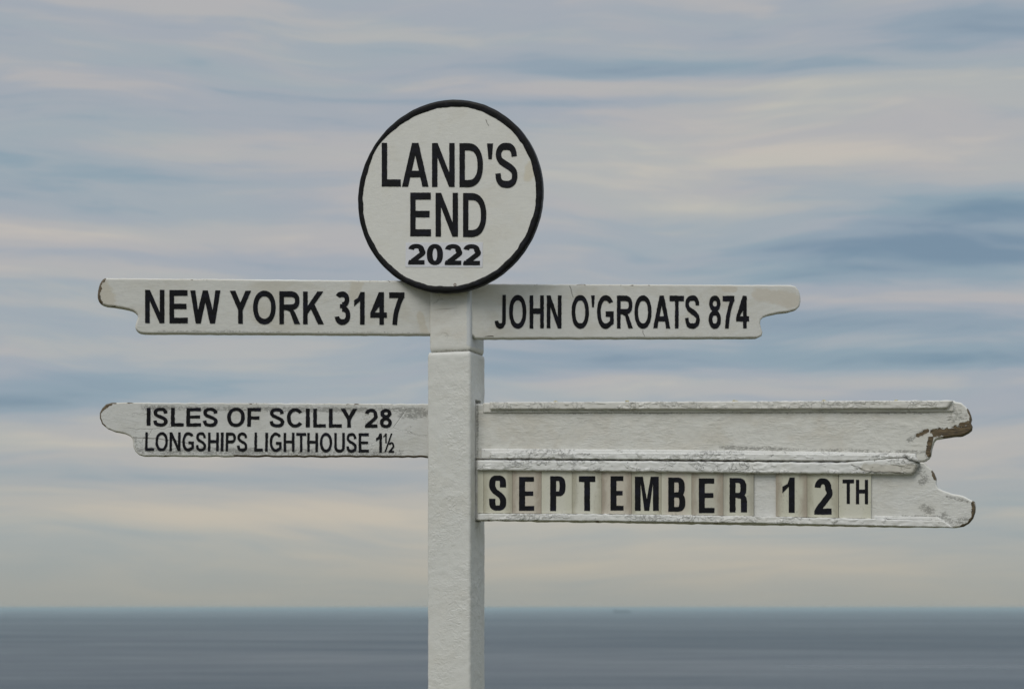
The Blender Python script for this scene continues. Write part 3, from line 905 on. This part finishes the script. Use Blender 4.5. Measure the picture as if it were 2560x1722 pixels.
line_of(ISF, ZB, [('G', 97, 302), ('H', 335, 522), ('T', 552, 722), ('H', 740, 925), ('O', 957, 1167), ('U', 1203, 1385), ('S', 1410, 1588), ('E', 1622, 1797), ('1', 1920, 2020)],
        ((97, 487), (2020, 499)), ((97, 812), (2020, 830)), 6.4, 7.4, isl, M_BLACK, wob=0.8)
letter('1', ISF, *[660 + v / 6.856 for v in (2045, 2103)], *[1010 + v / 6.856 for v in (498, 668)], 3.6, 4.2, isl, M_BLACK, wob=0.3)
letter('/', ISF, *[660 + v / 6.856 for v in (2062, 2202)], *[1010 + v / 6.856 for v in (500, 820)], 4.0, 4.0, isl, M_BLACK, wob=0.3, name='fraction_bar')
letter('2', ISF, *[660 + v / 6.856 for v in (2137, 2230)], *[1010 + v / 6.856 for v in (650, 828)], 4.4, 4.6, isl, M_BLACK, wob=0.3)

# ---- the two date boards, one above the other, let into a mortise in the post's side
ZD = (1860, 970, 3.76)
DF = Frame(1192, 1150, 5.040, 15.7, -1.35)
up_tip = [(1972, 113), (1990, 126), (2040, 140), (2080, 165), (2110, 200), (2130, 245), (2139, 288), (2131, 318), (2132, 326), (2143, 352), (2139, 392), (2110, 420),
          (2050, 440), (1960, 455), (1860, 470), (1805, 479), (1782, 500), (1770, 540), (1762, 590), (1752, 630), (1735, 660), (1702, 684)]
lo_tip = [(1692, 694), (1718, 727), (1760, 760), (1786, 796), (1803, 840), (1806, 892), (1822, 936), (1862, 960), (1960, 990), (2050, 1010), (2110, 1035), (2166, 1066),
          (2173, 1100), (2170, 1160), (2150, 1220), (2110, 1270), (2060, 1300), (1965, 1311)]
up = [(1172, 1010)] + [(1205, 1009), (1208, 1006)] + zp(ZD, up_tip) + [(1860, 1152.5), (1172, 1146.3)]
lo = [(1172, 1149.0), (1860, 1154.6)] + zp(ZD, lo_tip) + [(1172, 1300.5)]
z9 = lambda pts: zp((2180, 980, 7.84), pts)
wearU = loc(DF, z9([(1250, 790), (1420, 800), (1620, 775), (1800, 730), (1940, 660)]), .0150) + loc(DF, z9([(1450, 850), (1650, 830), (1840, 770)]), .0125) \
        + loc(DF, z9([(1150, 900), (1125, 1050), (1105, 1230)]), .0078) + loc(DF, z9([(1890, 340), (1945, 470), (1930, 570)]), .0052) + loc(DF, z9([(1750, 640), (1880, 600)]), .0070) \
        + loc(DF, z9([(1080, 755), (900, 850)]), .0062)
grimeU = loc(DF, z9([(1500, 330), (1720, 420), (1850, 500), (1560, 540)]), .022) + loc(DF, z9([(1050, 770), (720, 940)]), .014) + loc(DF, [(1260, 1031), (2330, 1030)], .008) \
         + loc(DF, [(1800, 1119), (2290, 1130)], .010) + loc(DF, z9([(650, 1230), (1050, 1170), (1060, 1260)]), .008) + loc(DF, [(1194, 1010), (1194, 1146)], .006)
M_UP = paint_mat('upper_date_board_paint', base=(0.665, 0.655, 0.61), stain=(0.54, 0.49, 0.40), stain_amt=0.4, grain=1.1, specks=0.2, wear=wearU, grime=grimeU, wear_noise=70, seed=31.0, lumps=0.3)
z8 = lambda pts: zp((2180, 1130, 7.84), pts)
wearL = loc(DF, z8([(1985, 980), (1995, 1130), (1975, 1280), (1900, 1400), (1760, 1460)]), .0058) + loc(DF, z8([(1240, 520), (1190, 380)]), .0048)
grimeL = loc(DF, z8([(930, 330), (1060, 500), (980, 580)]), .020) + loc(DF, z8([(1400, 1250), (1600, 1400), (1850, 1330)]), .018) + loc(DF, z8([(600, 1260), (1400, 1270)]), .009) \
         + loc(DF, z8([(1000, 1080), (1150, 1160)]), .022) + loc(DF, z8([(1480, 870), (1860, 960)]), .010)
M_LO = paint_mat('lower_date_board_paint', base=(0.665, 0.66, 0.63), stain=(0.54, 0.51, 0.43), stain_amt=0.35, grain=0.9, specks=0.25, wear=wearL, grime=grimeL, wear_noise=80, seed=37.0, lumps=0.35)
board_u = slab('date_board', [DF.at(*a) for a in up], 0.034, 0.004, [M_UP, edge_mat('upper_date_board_edge', 0.35, 2.2, wearU[0:4])], signpost, MB(DF), seed=12.0, jitter=0.0008)
board_l = slab('date_board', [DF.at(*a) for a in lo], 0.034, 0.004, [M_LO, edge_mat('lower_date_board_edge', 0.25, 3.9, wearL)], signpost, MB(DF), seed=15.0, jitter=0.0008)
board_u['label'] = 'blank upper date board with rails and a weathered bare wood tip'
board_l['label'] = 'lower date board whose rails hold the letter tiles'
M_RAIL = paint_mat('rail_paint', base=(0.70, 0.695, 0.67), stain=(0.60, 0.575, 0.51), stain_amt=0.35, grain=0.15, specks=0.16, pits=1.2, rough=0.5, seed=41.0, lumps=0.12,
                   patches=loc(DF, [(2165, 1172), (2285, 1172)], .016), patch_col=(0.50, 0.47, 0.40), grime=loc(DF, [(2262, 1139), (2297, 1158), (2284, 1184)], .010),
                   lines=loc(DF, [(2130, 1163), (2170, 1178), (2260, 1183)], .0020))
M_RAILT = paint_mat('top_rail_paint', base=(0.66, 0.645, 0.60), stain=(0.52, 0.48, 0.40), stain_amt=0.4, grain=0.1, specks=0.2, pits=1.0, rough=0.5, seed=43.0, lumps=0.1)
PR = 0.014
rails = {}
rail('backing_strip', DF, [((1207.5, 1031.5), (1207.5, 1007.5)), ((1250, 1031.8), (1250, 1007)), ((2330, 1029.5), (2330, 1004)), ((2384, 1028), (2384, 1006))], 0.0035, M_RAILT, board_u, lump=0.0003, seed=3.0)
rail('rail', DF, [((1224, 1022.8), (1223.5, 1004.0)), ((1700, 1023.0), (1700, 1002.8)), ((2280, 1021.5), (2280, 1000.6)), ((2369, 1019.8), (2382, 1000.6))], 0.012, M_RAILT, board_u, lump=0.0006, seed=5.0)
rail('ledge_strip', DF, [((1201, 1146), (1203, 1121)), ((1700, 1148), (1700, 1124)), ((2140, 1151), (2140, 1130)), ((2290, 1150), (2290, 1133))], 0.004, M_RAIL, board_u, lump=0.0005, seed=8.0)
rail('rail', DF, [((1225, 1146.0), (1224, 1129.0)), ((1700, 1149), (1700, 1131.4)), ((2100, 1152.4), (2100, 1134.5)), ((2170, 1150.5), (2165, 1136.5)), ((2262, 1142), (2258, 1138))], PR, M_RAIL, board_u, lump=0.0011, seed=13.0)
rail('rail', DF, [((1191.5, 1175.5), (1192, 1149.2)), ((1500, 1178), (1500, 1150.2)), ((1860, 1182.5), (1860, 1152.8)), ((2110, 1184.5), (2110, 1155)), ((2160, 1185), (2165, 1148)),
                  ((2245, 1185.2), (2255, 1141)), ((2278, 1184.6), (2290, 1150)), ((2286, 1182), (2298, 1160))], PR, M_RAIL, board_l, lump=0.0010, seed=17.0, ease=True)
rail('paint_flake', DF, [((2262, 1139), (2261, 1137)), ((2274, 1149), (2272, 1137.2)), ((2285, 1152), (2282, 1138)), ((2293, 1154), (2291, 1143)), ((2299, 1154.5), (2298, 1152.5))], PR + 0.004, M_RAIL, board_u, lump=0.0004, seed=21.0, step=0.002)
rail('rail', DF, [((1192, 1300.0), (1193, 1282.6)), ((1500, 1302.6), (1500, 1284)), ((1860, 1307.2), (1860, 1289)), ((2200, 1314.5), (2200, 1296.5)), ((2384, 1318.5), (2357, 1300))], PR, M_RAIL, board_l, lump=0.0011, seed=25.0)
rail('ledge_strip', DF, [((2184, 1296), (2184, 1289)), ((2357, 1300), (2345, 1291.5))], 0.004, M_RAIL, board_l, lump=0.0004, seed=28.0)
# rusty screw heads under the lower rail
m_ru, T, p = new_mat('rusty_screw')
co = T.new('ShaderNodeTexCoord').outputs['Object']
T.put(p.inputs['Base Color'], T.mix(T.noise(co, 400.0, 3.0), (0.05, 0.028, 0.018), (0.17, 0.075, 0.03)))
p.inputs['Roughness'].default_value = 0.8
for (px, py, rr) in [(1222, 1301.5, .004), (1494, 1303.2, .0055), (1790.5, 1306.6, .006), (2057, 1311.5, .0055)]:
    x_, z_ = DF.at(px, py, -0.006)
    verts, faces = [], []
    for a_ in range(4):
        el_ = a_ / 3 * math.pi / 2
        for b_ in range(12):
            th = 2 * math.pi * b_ / 12
            verts.append((x_ + rr * math.cos(el_) * math.cos(th), -0.006 + rr * math.cos(el_) * math.sin(th), z_ + 0.0012 - rr * 0.55 * math.sin(el_)))
    for a_ in range(3):
        for b_ in range(12):
            c_ = (b_ + 1) % 12
            faces.append((a_ * 12 + b_, (a_ + 1) * 12 + b_, (a_ + 1) * 12 + c_, a_ * 12 + c_))
    mesh_obj('screw_head', verts, faces, m_ru, board_l, smooth=True)

# lichen tufts on the top edge
m_li, T, p = new_mat('lichen')
co = T.new('ShaderNodeTexCoord').outputs['Object']
T.put(p.inputs['Base Color'], T.mix(T.noise(co, 500.0, 3.0), (0.50, 0.47, 0.36), (0.36, 0.30, 0.10)))
p.inputs['Roughness'].default_value = 0.9
for (px, py, rr) in [(1388, 1003.4, .0036), (1392, 1003.6, .0024), (1835, 1002.2, .0040), (1842, 1002.4, .0030), (1568, 1003, .0040), (2060, 1001.8, .0045), (2240, 1001.2, .0038)]:
    x_, z_ = DF.at(px, py, -0.006)
    verts, faces = [], []
    for a_ in range(4):
        el_ = a_ / 3 * math.pi / 2
        for b_ in range(9):
            th = 2 * math.pi * b_ / 9
            kk = rr * (1 + 0.45 * noise.noise(Vector((px + b_ * 1.7, a_ * 2.3, 0.5))))
            verts.append((x_ + kk * 1.3 * math.cos(el_) * math.cos(th), -0.006 + kk * math.cos(el_) * math.sin(th), z_ - 0.001 + kk * 0.8 * math.sin(el_)))
    for a_ in range(3):
        for b_ in range(9):
            c_ = (b_ + 1) % 9
            faces.append((a_ * 9 + b_, a_ * 9 + c_, (a_ + 1) * 9 + c_, (a_ + 1) * 9 + b_))
    mesh_obj('lichen_tuft', verts, faces, m_li, board_u, smooth=True)
# rusty screw ring low on the round board
verts, faces = [], []
x_, z_ = RND.at(1137.5, 712)
for i in range(20):
    th = 2 * math.pi * i / 20
    for r_ in (0.0022, 0.0036): verts.append((x_ + r_ * math.cos(th), -0.0009, z_ + r_ * math.sin(th)))
for i in range(20):
    j = (i + 1) % 20
    faces.append((i * 2, j * 2, j * 2 + 1, i * 2 + 1))
mesh_obj('screw_ring', verts, faces, m_ru, roundel)

# mortise cut through the post for the two boards
cx0, cz0 = DF.at(1172, 1303.5); cx1, cz1 = DF.at(1260, 999)
cv = [(x_, y_, z_) for z_ in (cz0, cz1) for (x_, y_) in ((-0.060, -0.0045), (0.05, -0.0045), (0.05, 0.037), (-0.060, 0.037))]
cf = [(3, 2, 1, 0), (4, 5, 6, 7), (0, 1, 5, 4), (1, 2, 6, 5), (2, 3, 7, 6), (3, 0, 4, 7)]
cutter = mesh_obj('mortise_cutter', cv, cf, M_POST, None, DF.M)
bpy.context.view_layer.update()
md = post.modifiers.new('mortise', 'BOOLEAN')
md.operation = 'DIFFERENCE'; md.object = cutter; md.solver = 'EXACT'
dg = bpy.context.evaluated_depsgraph_get()
newme = bpy.data.meshes.new_from_object(post.evaluated_get(dg))
post.modifiers.clear()
post.data = newme
bpy.data.objects.remove(cutter)

# ================================================================== letter tiles slid into the rails (each lifts out)
def tile_mat(name, tint, edge, seed):
    m, T, p = new_mat(name)
    co = T.new('ShaderNodeTexCoord').outputs['Object']
    P = T.vmath('ADD', co, (seed, seed * 2, seed * 3))
    sx = T.new('ShaderNodeSeparateXYZ'); T.put(sx.inputs[0], co)
    ax = T.math('ABSOLUTE', T.math('DIVIDE', sx.outputs[0], 0.0365))
    n = T.noise(T.scale(P, (45, 45, 22)), 1.0, 4.0, 0.6, 0.5)
    em = T.smooth(T.math('ADD', ax, T.math('MULTIPLY', T.math('SUBTRACT', n, 0.5), 0.9)), 0.45, 1.0)
    col = T.mix(T.math('MULTIPLY', em, 0.85), tint, edge)
    dirt = T.noise(T.scale(P, (260, 260, 200)), 1.0, 3.0, 0.65)
    col = T.mix(T.math('MULTIPLY', T.smooth(dirt, 0.60, 0.70), T.smooth(n, 0.42, 0.60, 0.0, 0.6)), col, (0.20, 0.185, 0.15))
    T.put(p.inputs['Base Color'], col)
    p.inputs['Roughness'].default_value = 0.55
    T.put(p.inputs['Normal'], T.bump(T.noise(P, 120.0, 3.0), 0.15, 0.001))
    return m
CREAM, CREAM2 = (0.555, 0.54, 0.44), (0.59, 0.575, 0.49)
BROWN, OLIVE = (0.33, 0.275, 0.215), (0.37, 0.345, 0.26)
PINK = (0.53, 0.485, 0.405)
TILE_Y, TILE_T = -0.0052, 0.0045
def rail_line(px):
    """photograph rows of the lower edge of the upper rail and the upper edge of the lower rail"""
    f = lambda pts: next(a[1] + (b[1] - a[1]) * (px - a[0]) / (b[0] - a[0]) for a, b in zip(pts[:-1], pts[1:]) if px <= b[0])
    return f([(1150, 1175.2), (1500, 1178), (1860, 1182.5), (2110, 1184.5), (2400, 1185)]), f([(1150, 1282.2), (1500, 1284), (1860, 1289), (2200, 1296.5), (2400, 1301)])
z33 = lambda v: 1200 + v / 3.33
z46 = lambda v: 1700 + v / 4.662
def tile(name, x0, x1, label, cat, mat, seed, chars=()):
    corners = []
    for x_ in (x0 + 0.25, x1 - 0.25):
        t_, b_ = rail_line(x_)
        corners.append((DF.at(x_, t_ + 0.4, TILE_Y), DF.at(x_, b_ - 0.3, TILE_Y)))
    (tl, bl), (tr, br) = corners
    cx = (tl[0] + tr[0]) / 2; cz = (bl[1] + br[1]) / 2
    o = slab(name, [(a[0] - cx, a[1] - cz) for a in (bl, br, tr, tl)], TILE_T, 0.0004, mat, None, DF.M @ Matrix.Translation((cx, 0, cz)), jitter=0.0001, seg=1, y0=TILE_Y)
    tag(o, label, cat, 'date tiles in the rails')
    for c in chars:
        l = letter(*c, parent=o, mat=M_VINYL, y=TILE_Y - 0.0006, seed=seed * 3.3)
        l.matrix_basis = Matrix.Translation((-cx, 0, -cz))
    return o
def blk(ch, x0, x1, y0, y1, zx, zy, t=15.0, s=12.2): return ch, x0, x1, y0, y1, t, s
def L3(ch, a, b, t_, b_, st=15.0, sh=12.0):
    return dict(ch=ch, F=DF, x0=z33(a), x1=z33(b), ytop=1120 + t_ / 3.33, ybot=1120 + b_ / 3.33, t=st, s=sh, block=True, wob=0.5, freq=0.22)
def L4(ch, a, b, t_, b_, st=15.0, sh=13.0, wob=0.5):
    return dict(ch=ch, F=DF, x0=z46(a), x1=z46(b), ytop=1160 + t_ / 4.662, ybot=1160 + b_ / 4.662, t=st, s=sh, block=True, wob=wob, freq=0.22)
def make_tile(x0, x1, label, mat, seed, letters):
    t_ = tile('letter_tile', x0, x1, label, 'letter tile', mat, seed)
    M_ = t_.matrix_basis
    cx, cz = (DF.M.inverted() @ M_).translation.x, (DF.M.inverted() @ M_).translation.z
    for i, d in enumerate(letters):
        l = letter(parent=t_, mat=M_VINYL, y=TILE_Y - 0.0006, seed=seed * 3.3 + i, **d)
        l.matrix_basis = Matrix.Translation((-cx, 0, -cz))
tile('blank_strip', 1193.6, 1208.6, 'narrow blank stained strip between the post and the S tile', 'blank strip', tile_mat('strip_tint', CREAM, OLIVE, 1.1), 1.0)
make_tile(1208.6, 1280.6, 'cream tile with a black letter S starting the month', tile_mat('tile_tint', CREAM, OLIVE, 2.3), 1, [L3('S', 76, 218, 227, 518, 15.5, 13)])
make_tile(1280.6, 1353.4, 'brown stained tile with a black E between the S and P tiles', tile_mat('tile_tint', PINK, BROWN, 3.9), 2, [L3('E', 325, 451, 238, 520)])
make_tile(1353.4, 1430.0, 'pale tile with the letter P', tile_mat('tile_tint', CREAM2, CREAM, 5.2), 3, [L3('P', 584, 712, 232, 522)])
make_tile(1430.0, 1504.4, 'pale greenish tile with a black letter T of its own', tile_mat('tile_tint', CREAM2, OLIVE, 6.4), 4, [L3('T', 823, 960, 232, 521, 14.5, 14.5)])
make_tile(1504.4, 1578.6, 'stained tile with a black E between the T and M tiles', tile_mat('tile_tint', PINK, BROWN, 7.7), 5, [L3('E', 1086, 1195, 232, 518)])
make_tile(1578.6, 1653.2, 'cream tile with a wide black letter M', tile_mat('tile_tint', CREAM, OLIVE, 8.1), 6, [L3('M', 1289, 1488, 236, 520, 14.5, 12)])
make_tile(1653.2, 1729.1, 'cream tile with a black letter B', tile_mat('tile_tint', PINK, CREAM, 9.6), 7, [L3('B', 1567, 1709, 243, 528)])
make_tile(1729.1, 1807.8, 'grey brown tile with a black E between the B and R tiles', tile_mat('tile_tint', (0.50, 0.48, 0.40), BROWN, 10.3), 8, [L4('E', 219, 402, 164, 568)])
make_tile(1807.8, 1884.5, 'stained tile with a rough edged black letter R', tile_mat('tile_tint', (0.54, 0.53, 0.44), (0.36, 0.34, 0.28), 11.5), 9, [L4('R', 577, 780, 160, 560, 15.0, 12.5, 0.9)])
make_tile(1939.3, 2017.6, 'cream digit tile reading 1, beside the open white gap', tile_mat('tile_tint', CREAM, BROWN, 12.2), 10, [L4('1', 1193, 1337, 154, 564, 15.0, 14.5, 0.2)])
make_tile(2017.6, 2096.2, 'cream digit tile reading 2, beside the TH tile', tile_mat('tile_tint', CREAM, OLIVE, 13.8), 11, [L4('2', 1565, 1766, 162, 585, 15.5, 15.0, 0.8)])
make_tile(2097.0, 2177.8, 'cream tile with two raised letters TH after the number', tile_mat('tile_tint', CREAM2, CREAM, 14.6), 12,
          [L4('T', 1894, 2028, 177, 462, 8.2, 9.6, 0.2), L4('H', 2050, 2192, 180, 465, 8.2, 9.8, 0.2)])

# ================================================================== ship hull down near the horizon
SD = 16000.0
sx_ = (1555 - 1280) / FPX * SD
ship = bpy.data.objects.new('cargo_ship', None)
C.objects.link(ship)
ship.location = (sx_, SD, sea_z(math.hypot(sx_, SD)))
ship.rotation_euler = (0, 0, R(6))
ship.scale = (1.18, 1.18, 1.25)      # a 140 m cargo ship
tag(ship, 'long dark cargo ship far out near the horizon', 'ship')
def flat_mat(name, c):
    m, T, p = new_mat(name)
    co = T.new('ShaderNodeTexCoord').outputs['Object']
    T.put(p.inputs['Base Color'], T.mix(T.noise(co, 0.2, 3.0), c, tuple(v * 0.8 for v in c)))
    p.inputs['Roughness'].default_value = 0.6
    return m
m_hull, m_house, m_hatch = flat_mat('ship_hull_paint', (0.012, 0.02, 0.035)), flat_mat('ship_house_paint', (0.06, 0.08, 0.11)), flat_mat('ship_hatch_paint', (0.03, 0.05, 0.08))
sec = [(-58, 4, 11, 9), (-54, 8.5, 11, 9), (-20, 9.5, 9.5, 9.5), (25, 9.5, 9.5, 9.5), (45, 7.5, 10.5, 8), (56, 3.0, 12.5, 3), (61, 0.6, 13.0, 0.3)]
verts, faces = [], []
for x_, wd, hh, wl in sec:
    verts += [(x_, -wd, hh), (x_, wd, hh), (x_ - (3 if x_ > 50 else 0), wl, -4), (x_ - (3 if x_ > 50 else 0), -wl, -4)]
for i in range(len(sec) - 1):
    for j in range(4):
        faces.append((i * 4 + j, (i + 1) * 4 + j, (i + 1) * 4 + (j + 1) % 4, i * 4 + (j + 1) % 4))
faces += [(3, 2, 1, 0), tuple(range(len(verts) - 4, len(verts)))]
mesh_obj('hull', verts, faces, m_hull, ship)
def block(name, x0, x1, wy, z0, z1, mat, parent, inset=0.6):
    v = [(x0, -wy, z0), (x1, -wy, z0), (x1, wy, z0), (x0, wy, z0), (x0 + inset, -wy + inset, z1), (x1 - inset, -wy + inset, z1), (x1 - inset, wy - inset, z1), (x0 + inset, wy - inset, z1)]
    return mesh_obj(name, v, [(3, 2, 1, 0), (4, 5, 6, 7), (0, 1, 5, 4), (1, 2, 6, 5), (2, 3, 7, 6), (3, 0, 4, 7)], mat, parent)
for i in range(4):
    block('hatch_cover', -32 + i * 19, -16 + i * 19, 7, 9.2, 16.5, m_hatch, ship)
house = block('superstructure', -52, -39, 8.5, 10.4, 19, m_house, ship)
block('bridge', -50, -42, 9.5, 18.5, 22, m_house, ship)
block('funnel', -51.5, -47.5, 2.2, 21.5, 27, m_hull, ship)
block('mast', 46, 46.8, 0.4, 10, 20, m_house, ship, 0.2)

# ================================================================== sea air: one closed box of thin haze round everything
HZ = 61500.0
zt_, zb_ = 4.5, sea_z(62000.0) - 30.0
hv = [(x_, y_, z_) for z_ in (zb_, zt_) for (x_, y_) in ((-HZ, -HZ), (HZ, -HZ), (HZ, HZ), (-HZ, HZ))]
mh = bpy.data.materials.new('haze_air')
mh.use_nodes = True
H = NT(mh.node_tree)
ho = H.new('ShaderNodeOutputMaterial')
pv = H.new('ShaderNodeVolumePrincipled')
pv.inputs['Color'].default_value = (0.60, 0.735, 0.775, 1.0)
pv.inputs['Density'].default_value = 6.5e-5
pv.inputs['Anisotropy'].default_value = 0.0
H.t.links.new(pv.outputs[0], ho.inputs['Volume'])
haze = mesh_obj('haze', hv, [(3, 2, 1, 0), (4, 5, 6, 7), (0, 1, 5, 4), (1, 2, 6, 5), (2, 3, 7, 6), (3, 0, 4, 7)], mh)
tag(haze, 'thin pale blue haze over the distant sea', 'haze', kind='stuff')
